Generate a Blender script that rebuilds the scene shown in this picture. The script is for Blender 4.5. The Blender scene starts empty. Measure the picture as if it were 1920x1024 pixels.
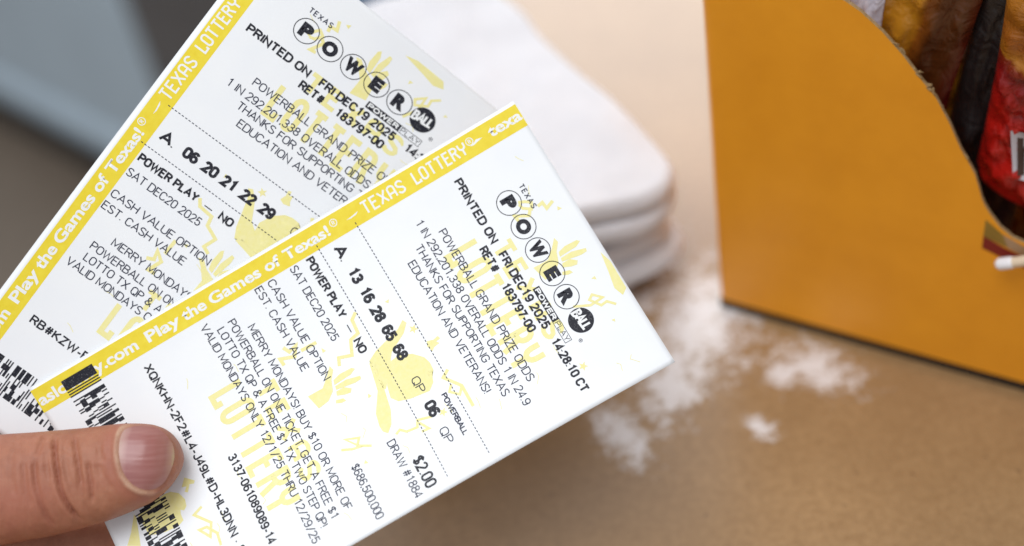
import bpy, bmesh, math, random
import numpy as np
from mathutils import Matrix, Vector
from mathutils.bvhtree import BVHTree

random.seed(7)
MM = 0.001
SC = bpy.context.scene
COL = SC.collection

# ------------------------------------------------------------------ camera
CAM_ROT = Matrix(((0.9813, 0.1925, 0.0), (-0.1288, 0.6566, -0.7431), (-0.1431, 0.7292, 0.6691)))
cd = bpy.data.cameras.new('camera')
cam = bpy.data.objects.new('camera', cd)
COL.objects.link(cam)
cam.matrix_world = Matrix.Translation((0, 0, 0.358)) @ CAM_ROT.to_4x4()
cd.sensor_fit = 'HORIZONTAL'; cd.sensor_width = 36; cd.lens = 50
cd.clip_start = 0.01; cd.clip_end = 60
cd.dof.use_dof = True; cd.dof.focus_distance = 0.3795; cd.dof.aperture_fstop = 4.0
SC.camera = cam

# ------------------------------------------------------------------ world, lamps, exposure
W = bpy.data.worlds.new('World'); SC.world = W; W.use_nodes = True
bg = W.node_tree.nodes['Background']
bg.inputs[0].default_value = (0.93, 0.96, 1.0, 1); bg.inputs[1].default_value = 0.45

def area(name, loc, target, sx, sy, power, col):
    l = bpy.data.lights.new(name, 'AREA'); l.shape = 'RECTANGLE'; l.size = sx; l.size_y = sy
    l.energy = power; l.color = col
    o = bpy.data.objects.new(name, l); COL.objects.link(o); o.location = loc
    o.rotation_euler = (Vector(target) - Vector(loc)).to_track_quat('-Z', 'Y').to_euler()
    return o
area('window_light', (0.10, 2.3, 1.08), (0.05, 0.45, 0.0), 2.8, 1.0, 37, (1.0, 0.975, 0.975))
area('ceiling_light', (-0.30, 0.0, 1.62), (0.0, 0.33, 0.0), 1.1, 1.1, 17.6, (0.985, 0.99, 1.0))
SC.view_settings.view_transform = 'Standard'; SC.view_settings.look = 'None'
SC.view_settings.exposure = 0.24; SC.view_settings.gamma = 1.0
SC.view_settings.use_curve_mapping = False

# ------------------------------------------------------------------ helpers
def link(name, me, mat=None, parent=None, smooth=True):
    o = bpy.data.objects.new(name, me); COL.objects.link(o)
    if mat is not None:
        for m in (mat if isinstance(mat, (list, tuple)) else [mat]): me.materials.append(m)
    if parent is not None: o.parent = parent
    if smooth:
        for p in me.polygons: p.use_smooth = True
    return o
def mesh(name, v, f):
    me = bpy.data.meshes.new(name); me.from_pydata([tuple(map(float, p)) for p in v], [], f); me.update(); return me
def bm_mesh(name, bm):
    bmesh.ops.recalc_face_normals(bm, faces=bm.faces)
    me = bpy.data.meshes.new(name); bm.to_mesh(me); bm.free(); return me
def tag(o, label=None, cat=None, group=None, kind=None):
    if label: o['label'] = label
    if cat: o['category'] = cat
    if group: o['group'] = group
    if kind: o['kind'] = kind
    return o
def empty(name, M):
    o = bpy.data.objects.new(name, None); COL.objects.link(o); o.empty_display_size = 0.02
    o.matrix_world = M; return o
def frame(loc, x, y, z):
    M = Matrix((x, y, z)).transposed().to_4x4(); M.translation = loc; return M

class NT:
    def __init__(s, name):
        s.m = bpy.data.materials.new(name); s.m.use_nodes = True; s.t = s.m.node_tree
        s.b = s.t.nodes['Principled BSDF']
    def n(s, typ, **kw):
        nd = s.t.nodes.new(typ)
        for k, v in kw.items():
            if k in nd.inputs: nd.inputs[k].default_value = v
            else: setattr(nd, k, v)
        return nd
    def l(s, a, b): s.t.links.new(a, b)
    def obj(s):
        return s.n('ShaderNodeTexCoord').outputs['Object']
    def noise(s, scale, detail=3, rough=0.5, vec=None, dist=0.0):
        nd = s.n('ShaderNodeTexNoise'); nd.inputs['Scale'].default_value = scale
        nd.inputs['Detail'].default_value = detail; nd.inputs['Roughness'].default_value = rough
        nd.inputs['Distortion'].default_value = dist
        s.l(vec if vec is not None else s.obj(), nd.inputs['Vector']); return nd.outputs['Fac']
    def ramp(s, fac, stops, interp='LINEAR'):
        r = s.n('ShaderNodeValToRGB'); r.color_ramp.interpolation = interp
        el = r.color_ramp.elements
        while len(el) < len(stops): el.new(0.5)
        for e, (p, c) in zip(el, stops):
            e.position = p; e.color = (*c, 1) if len(c) == 3 else c
        s.l(fac, r.inputs[0]); return r.outputs[0]
    def mix(s, fac, a, b, typ='MIX'):
        m = s.n('ShaderNodeMix'); m.data_type = 'RGBA'; m.blend_type = typ
        for i, v in ((0, fac), (6, a), (7, b)):
            if isinstance(v, (int, float)): m.inputs[i].default_value = v
            elif isinstance(v, tuple): m.inputs[i].default_value = (*v, 1)
            else: s.l(v, m.inputs[i])
        return m.outputs[2]
    def math(s, op, a, b=None, clamp=False):
        m = s.n('ShaderNodeMath'); m.operation = op; m.use_clamp = clamp
        for i, v in ((0, a), (1, b)):
            if v is None: continue
            if isinstance(v, (int, float)): m.inputs[i].default_value = v
            else: s.l(v, m.inputs[i])
        return m.outputs[0]
    def bump(s, h, strength, dist):
        b = s.n('ShaderNodeBump'); b.inputs['Strength'].default_value = strength; b.inputs['Distance'].default_value = dist
        s.l(h, b.inputs['Height']); s.l(b.outputs[0], s.b.inputs['Normal'])
    def color(s, v):
        if isinstance(v, tuple): s.b.inputs['Base Color'].default_value = (*v, 1)
        else: s.l(v, s.b.inputs['Base Color'])
    def set(s, **kw):
        for k, v in kw.items(): s.b.inputs[k].default_value = v
        return s
def vary(name, col, amt=0.06, scale=300, rough=0.5, spec=0.5, bumps=0.0, bdist=0.0002, **kw):
    t = NT(name); f = t.noise(scale, 4)
    lo = tuple(c * (1 - amt) for c in col); hi = tuple(min(1, c * (1 + amt)) for c in col)
    t.color(t.ramp(f, [(0.3, lo), (0.7, hi)])); t.set(Roughness=rough, **{'Specular IOR Level': spec})
    if bumps: t.bump(f, bumps, bdist)
    t.set(**kw); return t.m

# materials ---------------------------------------------------------
t = NT('thermal_paper'); f1 = t.noise(90, 4); f2 = t.noise(1500, 3)
t.color(t.ramp(f1, [(0.3, (0.835, 0.855, 0.885)), (0.7, (0.865, 0.88, 0.895))]))
t.set(Roughness=0.42, **{'Specular IOR Level': 0.35}); t.bump(f2, 0.12, 0.00004); PAPER = t.m
def ink(name, col, sp):
    t = NT(name); f = t.noise(2600, 2, 0.6)
    t.color(t.ramp(f, [(0.30, tuple(min(1, c + sp) for c in col)), (0.44, col), (1.0, col)]))
    t.set(Roughness=0.5, **{'Specular IOR Level': 0.25}); return t.m
INK = ink('black_ink', (0.012, 0.013, 0.022), 0.10)
INK_THIN = ink('thin_black_ink', (0.018, 0.022, 0.05), 0.05)
t = NT('yellow_band_ink'); f1 = t.noise(420, 4, 0.65)
t.color(t.ramp(f1, [(0.28, (0.80, 0.62, 0.030)), (0.72, (0.85, 0.70, 0.055))])); t.set(Roughness=0.45, **{'Specular IOR Level': 0.3}); YEL = t.m
t = NT('pale_yellow_ink'); f1 = t.noise(900, 3, 0.6)
t.color(t.ramp(f1, [(0.3, (0.84, 0.775, 0.31)), (0.7, (0.86, 0.80, 0.40))])); t.set(Roughness=0.45, **{'Specular IOR Level': 0.3}); PALE = t.m
WHITE_INK = vary('unprinted_white', (0.85, 0.865, 0.87), 0.02, 400, 0.45, 0.3)

# ------------------------------------------------------------------ setting: table, floor
def arc(cx, cy, rx, ry, a0, a1, n=7):
    return [(cx + rx * math.cos(math.radians(a0 + (a1 - a0) * i / n)), cy + ry * math.sin(math.radians(a0 + (a1 - a0) * i / n))) for i in range(n + 1)]

t = NT('brown_table_top'); oc = t.obj()
mp = t.n('ShaderNodeMapping'); t.l(oc, mp.inputs[0]); mp.inputs['Rotation'].default_value = (0, 0, math.radians(20)); mp.inputs['Scale'].default_value = (24, 30, 24)
g = t.noise(1.0, 6, 0.62, mp.outputs[0], 0.6)
fine = t.noise(340, 4, 0.75); mid = t.noise(60, 4, 0.6)
base = t.ramp(g, [(0.25, (0.265, 0.150, 0.062)), (0.5, (0.31, 0.182, 0.078)), (0.78, (0.36, 0.222, 0.105))])
base = t.mix(0.52, base, t.ramp(fine, [(0.3, (0.17, 0.09, 0.035)), (0.7, (0.44, 0.28, 0.14))]))
base = t.mix(t.math('MULTIPLY', mid, 0.25), base, (0.38, 0.25, 0.125))
big = t.noise(11, 5, 0.65, None, 0.4); spk = t.noise(260, 2, 0.5)
base = t.mix(t.ramp(big, [(0.40, (0, 0, 0)), (0.68, (.55, .55, .55))]), base, (0.225, 0.130, 0.056))
base = t.mix(t.ramp(spk, [(0.70, (0, 0, 0)), (0.76, (.6, .6, .6))]), base, (0.10, 0.055, 0.028))
# table glare painted in as pale patches, plus white scuffs: separate blobs with ragged speckled borders
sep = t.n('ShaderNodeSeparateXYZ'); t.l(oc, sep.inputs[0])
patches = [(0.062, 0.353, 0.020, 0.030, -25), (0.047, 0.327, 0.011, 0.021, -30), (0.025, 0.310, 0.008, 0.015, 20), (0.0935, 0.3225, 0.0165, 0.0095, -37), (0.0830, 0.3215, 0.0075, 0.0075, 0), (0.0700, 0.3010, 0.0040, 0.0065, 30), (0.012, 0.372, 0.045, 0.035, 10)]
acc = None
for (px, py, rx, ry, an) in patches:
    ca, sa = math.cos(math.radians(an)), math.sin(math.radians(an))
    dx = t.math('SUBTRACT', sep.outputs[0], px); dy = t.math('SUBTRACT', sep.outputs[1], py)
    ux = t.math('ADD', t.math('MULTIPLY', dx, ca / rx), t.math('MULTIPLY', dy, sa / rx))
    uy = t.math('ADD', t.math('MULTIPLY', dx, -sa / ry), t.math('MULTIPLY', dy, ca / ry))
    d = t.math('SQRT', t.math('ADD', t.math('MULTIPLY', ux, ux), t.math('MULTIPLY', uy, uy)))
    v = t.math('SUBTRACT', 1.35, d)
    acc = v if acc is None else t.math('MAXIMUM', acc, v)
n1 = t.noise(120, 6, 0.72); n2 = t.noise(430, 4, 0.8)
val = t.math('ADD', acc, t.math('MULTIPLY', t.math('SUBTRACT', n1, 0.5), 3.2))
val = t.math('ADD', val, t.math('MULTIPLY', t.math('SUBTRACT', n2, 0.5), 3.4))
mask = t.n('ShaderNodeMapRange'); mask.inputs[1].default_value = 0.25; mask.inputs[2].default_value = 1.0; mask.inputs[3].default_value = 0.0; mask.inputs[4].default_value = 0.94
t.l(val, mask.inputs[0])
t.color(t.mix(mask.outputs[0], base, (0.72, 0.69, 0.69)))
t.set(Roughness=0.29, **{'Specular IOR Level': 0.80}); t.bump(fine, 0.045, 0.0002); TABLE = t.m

tb = bmesh.new()
lx, ly = Vector((-0.342, -0.94)), Vector((0.94, -0.342))
c0 = Vector((-0.068, 0.593)) - lx * 0.45
quad = [c0, c0 + lx * 1.5, c0 + lx * 1.5 + ly * 1.3, c0 + ly * 1.3]
vs = [tb.verts.new((p.x, p.y, 0)) for p in quad]
ftop = tb.faces.new(vs)
ex = bmesh.ops.extrude_face_region(tb, geom=[ftop])
bmesh.ops.translate(tb, vec=(0, 0, -0.03), verts=[v for v in ex['geom'] if isinstance(v, bmesh.types.BMVert)])
bmesh.ops.bevel(tb, geom=list(tb.edges), offset=0.003, segments=3, profile=0.5, affect='EDGES')
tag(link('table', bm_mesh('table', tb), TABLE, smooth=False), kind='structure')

t = NT('taupe_floor'); f1 = t.noise(3.0, 5, 0.6); f2 = t.noise(60, 3)
t.color(t.mix(0.4, t.ramp(f1, [(0.3, (0.20, 0.155, 0.115)), (0.7, (0.27, 0.215, 0.165))]), t.ramp(f2, [(0.3, (0.17, 0.13, 0.10)), (0.7, (0.28, 0.225, 0.175))])))
t.set(Roughness=0.6)
tag(link('floor', mesh('floor', [(-6, -4, -.74), (6, -4, -.74), (6, 9, -.74), (-6, 9, -.74)], [(0, 1, 2, 3)]), t.m, smooth=False), kind='structure')

# ------------------------------------------------------------------ far cabinet, wooden post, blue tub
def rbox(sx, sy, sz, bev, seg=3, origin=(0, 0, 0)):
    bm = bmesh.new(); bmesh.ops.create_cube(bm, size=1)
    for v in bm.verts: v.co = Vector((v.co.x * sx + origin[0], v.co.y * sy + origin[1], v.co.z * sz + origin[2]))
    if bev: bmesh.ops.bevel(bm, geom=list(bm.edges), offset=bev, segments=seg, profile=0.5, affect='EDGES')
    return bm
STEEL = vary('blue_grey_enamel', (0.50, 0.61, 0.70), 0.05, 12, 0.42, 0.5)
DARK = vary('shadow_handle_black', (0.02, 0.018, 0.016), 0.2, 30, 0.7)
P0, P1 = Vector((-0.670, 1.701, -0.74)), Vector((-0.350, 1.345, -0.74))
ed = (P1 - P0).normalized(); nb = Vector((-ed.y, ed.x, 0)); nb = nb if nb.y > 0 else -nb
Wc = 1.0
cab = empty('cabinet', frame(P1 - ed * Wc / 2 + nb * 0.25, ed, nb, Vector((0, 0, 1))))
tag(cab, 'blue-grey enamel cabinet with a rounded lower rim standing on the floor beyond the table', 'cabinet')
link('body', bm_mesh('cab_body', rbox(Wc, 0.5, 0.86, 0.012, 3, (0, 0, 0.575))), STEEL, cab, False)
link('lower_rim', bm_mesh('cab_rim', rbox(Wc + 0.02, 0.52, 0.05, 0.02, 4, (0, 0, 0.125))), STEEL, cab)
link('shadow_plinth', bm_mesh('cab_pl', rbox(Wc - 0.06, 0.44, 0.10, 0, 1, (0, 0, 0.05))), DARK, cab, False)  # black strip, colour stands for the shadow under the cabinet
link('side_panel', bm_mesh('cab_s', rbox(0.012, 0.49, 0.83, 0.004, 2, (Wc / 2 + .0085, 0, 0.57))), vary('shaded_side', (0.13, 0.125, 0.125), 0.1, 20, 0.5), cab, False)  # thin added panel, the cabinet's shaded side darkened by colour
link('handle', bm_mesh('cab_h', rbox(0.3, 0.03, 0.02, 0.006, 2, (0, -0.262, 0.80))), DARK, cab)

WOOD = vary('orange_brown_wood', (0.26, 0.11, 0.035), 0.25, 18, 0.45)
def tube(r, a, b, n=24):
    bm = bmesh.new(); a = Vector(a); b = Vector(b); d = b - a
    bmesh.ops.create_cone(bm, cap_ends=True, segments=n, radius1=r, radius2=r, depth=d.length, matrix=Matrix.Translation((a + b) / 2) @ d.to_track_quat('Z', 'Y').to_matrix().to_4x4())
    return bm
post = empty('wooden_post', Matrix.Translation((-0.305, 1.40, -0.74)))
tag(post, 'short brown wooden post far behind the tickets beside the grey cabinet', 'post')
link('shaft', bm_mesh('shaft', tube(0.022, (0, 0, 0.02), (0, 0, 0.31))), WOOD, post)
link('foot', bm_mesh('foot', tube(0.07, (0, 0, 0), (0, 0, 0.02))), WOOD, post)

BLUE = vary('blue_microfibre', (0.06, 0.14, 0.27), 0.12, 300, 0.9, 0.2, 0.3, 0.001)
bx = Vector((0.93, 0.37, 0)).normalized(); by = Vector((-bx.y, bx.x, 0))
tub = empty('cleaning_cloth', frame(Vector((-0.036, 0.6045, 0.0005)) + by * 0.062 + bx * 0.06, bx, by, Vector((0, 0, 1))))
tag(tub, 'folded blue cleaning cloth lying on the far part of the table behind the white towel', 'cloth')
for k in range(2):
    bm = rbox(0.19 - .006 * k, 0.12 - .004 * k, 0.0048, 0.0018, 3, (0, 0, .0026 + .005 * k)); bmesh.ops.subdivide_edges(bm, edges=bm.edges[:], cuts=6, use_grid_fill=True)
    for v in bm.verts: v.co.z += .0006 * math.sin(v.co.x * 90 + k) * (v.co.z / .01)
    link('folded_layer', bm_mesh('bluelayer', bm), BLUE, tub)

# ------------------------------------------------------------------ folded towel
t = NT('white_terry'); f1 = t.noise(1400, 3, 0.7); f2 = t.noise(70, 4, 0.6)
t.color(t.ramp(f2, [(0.3, (0.73, 0.735, 0.775)), (0.7, (0.79, 0.79, 0.825))])); t.set(Roughness=0.95, **{'Specular IOR Level': 0.1, 'Sheen Weight': 0.3})
t.bump(t.math('ADD', f1, t.math('MULTIPLY', f2, 1.6)), 0.7, 0.0018); TERRY = t.m
tw = empty('towel', Matrix.Translation((0.0, 0.43, 0.0)))
tag(tw, 'white terry towel folded in thick layers on the table beside the yellow box', 'towel')
from mathutils import noise as mnoise
A = Vector((0.064, 0.379 - 0.43)); e1 = Vector((0.027 - 0.066, 0.495 - 0.378)).normalized(); e2 = Vector((-0.85, -0.40)).normalized()
def towel_layer(zc, h, ins, seed, flop):
    n, m = 64, 56; L1, L2 = 0.172 + ins * 2, 0.128 + ins
    bm = bmesh.new(); ring = []
    # closed pillow: superelliptic outline rings from centre bottom over the rim to centre top
    prof = [(-90 + 180 * j / 24) for j in range(25)]
    rows = []
    for a in prof:
        ca, sa = math.cos(math.radians(a)), math.sin(math.radians(a))
        for_r = []
        for i in range(160):
            # outline of a rounded parallelogram
            ph = 2 * math.pi * i / 160; c, s = math.cos(ph), math.sin(ph); k = (abs(c) ** 12 + abs(s) ** 12) ** (-1 / 12)
            x, y = c * k, s * k
            half = h / 2
            # rim roundness only in the outer few mm
            inset = (1 - abs(ca) ** 0.8) * half * 1.0
            p = A + e1 * (L1 / 2) + e2 * (L2 / 2) + e1 * x * (L1 / 2 - ins - inset) + e2 * y * (L2 / 2 - ins - inset)
            nz = mnoise.noise(Vector((p.x * 22, p.y * 22, seed))) * 0.0050 + mnoise.noise(Vector((p.x * 55, p.y * 40, seed + 3))) * 0.0024
            wob = mnoise.noise(Vector((p.x * 30, p.y * 30, seed + 9))) * 0.0060
            z = zc + sa * half + nz + flop * max(0, 1 - ((p - A).length / 0.05)) * -0.004
            for_r.append(bm.verts.new((p.x + wob, p.y - wob, z)))
        rows.append(for_r)
    for Ar, Br in zip(rows, rows[1:]):
        for i in range(160): bm.faces.new((Ar[i], Ar[(i + 1) % 160], Br[(i + 1) % 160], Br[i]))
    # caps as concentric grids
    for row in (rows[0], rows[-1]):
        cen = sum((v.co for v in row), Vector()) / 160
        prev = row
        for q in range(1, 14):
            fr = 1 - q / 14
            cur = []
            for v in row:
                p = cen + (v.co - cen) * fr
                nz = mnoise.noise(Vector((p.x * 22, p.y * 22, seed))) * 0.0050 + mnoise.noise(Vector((p.x * 55, p.y * 40, seed + 3))) * 0.0024
                cur.append(bm.verts.new((p.x, p.y, (zc + (h / 2 if row is rows[-1] else -h / 2)) + nz)))
            for i in range(160): bm.faces.new((prev[i], prev[(i + 1) % 160], cur[(i + 1) % 160], cur[i]))
            prev = cur
        bm.faces.new(prev)
    return bm_mesh('towel_layer', bm)
rt = random.Random(5); zt = 0.0005
for k in range(6):
    hh = (0.0082, 0.0078, 0.0092, 0.0080, 0.0088, 0.0095)[k]; zt += hh / 2 + (0.0012 if k == 0 else 0)
    link('folded_layer', towel_layer(zt, hh * 1.06, (0.005, -0.003, 0.002, 0.006, -0.001, 0.001)[k], 1.3 + (k // 2) * 3.1 + .25 * (k % 2), .15 * k), TERRY, tw); zt += hh / 2

# ------------------------------------------------------------------ yellow counter display box
BA = Vector((0.0703963, 0.3581815, 0.0045)); be = Vector((0.792755, -0.609541, 0)); bn = Vector((0.609541, 0.792755, 0))
t = NT('golden_yellow_card'); f1 = t.noise(45, 5, 0.6); f2 = t.noise(700, 4, 0.7); f3 = t.noise(160, 6, 0.75, None, 1.2)
c = t.ramp(f1, [(0.3, (0.78, 0.300, 0.010)), (0.7, (0.86, 0.345, 0.014))])
c = t.mix(t.ramp(f3, [(0.66, (0, 0, 0)), (0.74, (.55, .55, .55))]), c, (0.86, 0.50, 0.14))
t.color(c); t.set(Roughness=0.38); t.bump(t.math('ADD', f2, t.math('MULTIPLY', f1, 2.0)), 0.12, 0.0003); CARD = t.m
t = NT('raw_cardboard'); f1 = t.noise(900, 4, 0.7)
t.color(t.ramp(f1, [(0.3, (0.20, 0.12, 0.045)), (0.7, (0.40, 0.27, 0.13))])); t.set(Roughness=0.9); RAW = t.m
box = empty('display_box', frame(BA, be, bn, Vector((0, 0, 1))))
tag(box, 'golden yellow cardboard counter display box with a curved cut side, full of candy bags', 'display box')
TH = 0.0013
curve = [(0.0, .168), (.018, .158), (.0300, .1435), (.0416, .1324), (.0485, .1284), (.0549, .1230), (.0610, .1165), (.0664, .1096), (.0711, .1041), (.0755, .0960), (.0791, .0880), (.0816, .0838), (.0837, .0801), (.0852, .0757), (.0864, .0716), (.0876, .0690), (.0890, .0667), (.0925, .0622), (.0965, .0592), (.103, .0576), (.118, .0566), (.135, .0566)]
def side_panel(y0, y1):
    bm = bmesh.new()
    out = [(0.0, 0.0), (.135, 0.0)] + [(s, z) for s, z in reversed(curve)]
    a = [bm.verts.new((s, y0, z)) for s, z in out]; b = [bm.verts.new((s, y1, z)) for s, z in out]
    bm.faces.new(a); bm.faces.new(list(reversed(b)))
    for i in range(len(out)):
        j = (i + 1) % len(out); f = bm.faces.new((a[i], b[i], b[j], a[j]))
        if i >= 2: f.material_index = 1
    ed_ = [e for e in bm.edges if abs(e.verts[0].co.x) < 1e-6 and abs(e.verts[1].co.x) < 1e-6 and abs(e.verts[0].co.y - y0) < 1e-7 and abs(e.verts[1].co.y - y0) < 1e-7]
    bmesh.ops.bevel(bm, geom=ed_, offset=0.0022, segments=4, profile=0.5, affect='EDGES')
    return bm_mesh('side', bm)
link('side_panel', side_panel(0, TH), [CARD, RAW], box, False)
link('side_panel', side_panel(0.112 - TH, 0.112), [CARD, RAW], box, False)
link('back_panel', bm_mesh('backp', rbox(TH, 0.112 - 2 * TH - .0004, 0.166, 0.0004, 1, (TH / 2 + .0003, .056, .0835))), CARD, box, False)
link('front_panel', bm_mesh('frontp', rbox(TH, 0.112 - 2 * TH - .0004, 0.058, 0.0004, 1, (.135 - TH / 2 - .0003, .056, .0297))), CARD, box, False)
link('base', bm_mesh('base', rbox(.1335, .1105, .0043, 0, 1, (.0665, .056, -.00235))), vary('shadow_base', (.025, .014, .007), .2, 200, .9), box, False)  # near-black colour stands in for the contact shadow under the box
link('bottom_panel', bm_mesh('botp', rbox(.135 - 2 * TH - .001, 0.112 - 2 * TH - .0004, TH, 0, 1, (.0675, .056, .0022))), CARD, box, False)
# torn raw fibres on the cut edge
tf = bmesh.new(); rnd = random.Random(3)
for s, z, k in ((.0600, .1178, 5), (.0640, .1128, 5), (.0700, .1058, 6), (.0722, .1020, 5), (.0800, .0866, 3), (.0846, .0780, 2)):
    for _ in range(k):
        s2, z2 = (lambda q: (s + q + rnd.uniform(-.0004, .0004), z - q * 1.25 + rnd.uniform(-.0005, .0003)))(rnd.uniform(-.0018, .0018))
        bmesh.ops.create_icosphere(tf, subdivisions=1, radius=1, matrix=Matrix.Translation((s2, rnd.uniform(-.0001, .0010), z2)) @ Matrix.Rotation(rnd.uniform(0, 3), 4, 'Y') @ Matrix.Diagonal((rnd.uniform(.0007, .0018), .0002, rnd.uniform(.0002, .0005), 1)))
link('torn_edge', bm_mesh('torn', tf), RAW, box)
# printed chocolate-bar picture on the side panel (thin print layers)
def flatpoly(pts, y, th=0.00006):
    bm = bmesh.new()
    a = [bm.verts.new((s, y, z)) for s, z in pts]; b = [bm.verts.new((s, y + th, z)) for s, z in pts]
    bm.faces.new(a); bm.faces.new(list(reversed(b)))
    for i in range(len(pts)): j = (i + 1) % len(pts); bm.faces.new((a[i], b[i], b[j], a[j]))
    return bm
REDP = vary('dark_red_print', (0.20, 0.010, 0.006), 0.1, 200, 0.4)
TANP = vary('tan_print', (0.33, 0.20, 0.105), 0.25, 120, 0.4)
OLIVE = vary('olive_print', (0.25, 0.145, 0.02), 0.15, 120, 0.4)
link('printed_band', bm_mesh('pb', flatpoly([(.0880, .0575), (.0950, .0545), (.1040, .0520), (.1180, .0492), (.1180, .0440), (.1030, .0482), (.0950, .0504), (.0880, .0526)], -0.0001)), REDP, box, False)
link('printed_picture', bm_mesh('pp', flatpoly([(.0935, .0598), (.1000, .0570), (.1180, .0548), (.1180, .0492), (.1040, .0520), (.0955, .0550)], -0.00014)), TANP, box, False)
link('printed_picture', bm_mesh('pq', flatpoly([(.0882, .0640), (.0935, .0598), (.0955, .0550), (.0880, .0575)], -0.00012)), OLIVE, box, False)

# cream stick lying against the box
def capsule(r, a, b):
    bm = bmesh.new(); a = Vector(a); b = Vector(b); q = (b - a).to_track_quat('Z', 'Y').to_matrix().to_4x4(); L = (b - a).length
    prof = [(r * math.cos(math.radians(x)), r * math.sin(math.radians(x))) for x in range(-90, 1, 15)] + [(r, L * .5)] + [(r * math.cos(math.radians(x)), L + r * math.sin(math.radians(x))) for x in range(0, 91, 15)]
    loops = [[bm.verts.new(Matrix.Translation(a) @ q @ Vector((max(rr_, 1e-5) * math.cos(2 * math.pi * i / 20), max(rr_, 1e-5) * math.sin(2 * math.pi * i / 20), z))) for i in range(20)] for rr_, z in prof]
    for A_, B_ in zip(loops, loops[1:]):
        for i in range(20): bm.faces.new((A_[i], A_[(i + 1) % 20], B_[(i + 1) % 20], B_[i]))
    return bm
def inbox(s, n, z): return BA + be * s + bn * n + Vector((0, 0, z))
CREAM = vary('cream_paper_stick', (0.70, 0.56, 0.40), 0.08, 300, 0.5)
sp0 = inbox(.0945, -.0042, .0518); spd = inbox(.118, -.0042, .0640) - sp0
stick = empty('lollipop_stick', Matrix.Translation(sp0))
tag(stick, 'cream paper stick with a rounded white end slanting across the yellow box side', 'stick')
link('shaft', bm_mesh('shaft', capsule(.00165, spd * .12, spd)), CREAM, stick)
link('tip', bm_mesh('tip', capsule(.0019, spd * .02, spd * .13)), vary('white_stick_end', (.8, .78, .8), .03, 300, .4), stick)

# ------------------------------------------------------------------ candy bags in the box
def foil(name, stops, axis, w, rough=0.24, rot=0.0):
    t = NT(name); oc = t.obj(); mp = t.n('ShaderNodeMapping'); t.l(oc, mp.inputs[0])
    mp.inputs['Rotation'].default_value = (0, math.radians(rot), 0)
    mp.inputs['Location'].default_value = (0.5, 0.5, 0.5) if False else (0, 0, 0)
    sep = t.n('ShaderNodeSeparateXYZ'); t.l(mp.outputs[0], sep.inputs[0])
    v = t.math('ADD', t.math('MULTIPLY', sep.outputs[axis], 1 / w), 0.5)
    v = t.math('ADD', v, t.math('MULTIPLY', t.math('SUBTRACT', t.noise(70, 3), 0.5), 0.14))
    t.color(t.ramp(v, stops, 'LINEAR')); t.set(Roughness=rough, **{'Specular IOR Level': 0.6})
    t.bump(t.noise(120, 4, 0.55, None, 1.2), 0.45, 0.003); return t.m
def bag(label, mat, crimp, loc, size, tilt, lean=0.0, yaw=0.0, seed=0, group='candy bags in the yellow display box', rounded=False):
    """pillow pouch: wide along local x, tall along local z, thin along local y; crimped seal strips top and bottom"""
    w, h, th = size
    M = frame(inbox(*loc), be, bn, Vector((0, 0, 1))) @ Matrix.Rotation(math.radians(yaw), 4, 'Z') @ Matrix.Rotation(math.radians(lean), 4, 'X') @ Matrix.Rotation(math.radians(tilt), 4, 'Y')
    root = empty('candy_bag', M); tag(root, label, 'candy bag', group)
    nx, nz = 30, 40; V = []; F = []
    for side in (-1, 1):
        off = len(V)
        for j in range(nz + 1):
            v = -1 + 2 * j / nz
            for i in range(nx + 1):
                u = -1 + 2 * i / nx
                b = (max(0, 1 - abs(u) ** 2.6) * max(0, 1 - abs(v) ** 4)) ** 0.6
                wr = mnoise.noise(Vector((u * 2.2, v * 2.6, seed + side * 3))) * 0.16 + abs(mnoise.noise(Vector((u * 3.2 + v * 2.0, v * 4.2, seed + 5)))) * 0.62 + abs(mnoise.noise(Vector((u * 6 - v * 5.0, v * 8, seed + 15)))) * 0.40 - .24
                pin = 1 - 0.05 * (1 - abs(v) ** 2)
                if rounded and v < -.68: pin *= max(.0, 1 - ((-v - .68) / .32) ** 2) ** .5 + .001
                V.append((u * w / 2 * pin, side * (th / 2 * b * (1 + wr * 2.0) + 0.0001), v * h / 2 * (1 - .03 * (1 - u * u))))
        for j in range(nz):
            for i in range(nx):
                a = off + j * (nx + 1) + i; q = (a, a + 1, a + nx + 2, a + nx + 1)
                F.append(q if side < 0 else q[::-1])
    link('pouch', mesh('pouch', V, F), mat, root)
    for sg in ((1,) if rounded else (-1, 1)):
        V = []; F = []; n = 60
        for k, (dz, am) in enumerate(((0.0, 0.3), (.0018, 1), (.0040, 1.2))):
            for i in range(n + 1):
                u = -1 + 2 * i / n
                tooth = (.0007 if i % 2 else 0) if k == 2 else 0
                V.append((u * w / 2, am * .0005 * math.sin(i * 0.9 + seed), sg * (h / 2 * .985 + dz + tooth - .001)))
        for k in range(2):
            for i in range(n): a = k * (n + 1) + i; F.append((a, a + 1, a + n + 2, a + n + 1))
        o = link('crimped_seal', mesh('crimp', V, F), crimp, root)
        sol = o.modifiers.new('s', 'SOLIDIFY'); sol.thickness = 0.0003
    return root
SILV = vary('silver_lavender_foil', (0.62, 0.60, 0.70), 0.1, 200, 0.35, 0.7, Metallic=0.3)
TANF = vary('tan_foil_back', (0.42, 0.29, 0.22), 0.1, 120, 0.4, 0.6)
ORF = (0.52, 0.22, 0.015); BRN = (0.085, 0.024, 0.006); DRD = (0.10, 0.004, 0.004); RED = (0.44, 0.010, 0.006); YLO = (0.80, 0.37, 0.02); BLK = (0.010, 0.006, 0.006)
m1 = foil('silver_print', [(0, (0.62, 0.60, 0.70)), (1, (0.70, 0.68, 0.76))], 2, .09)
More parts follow.
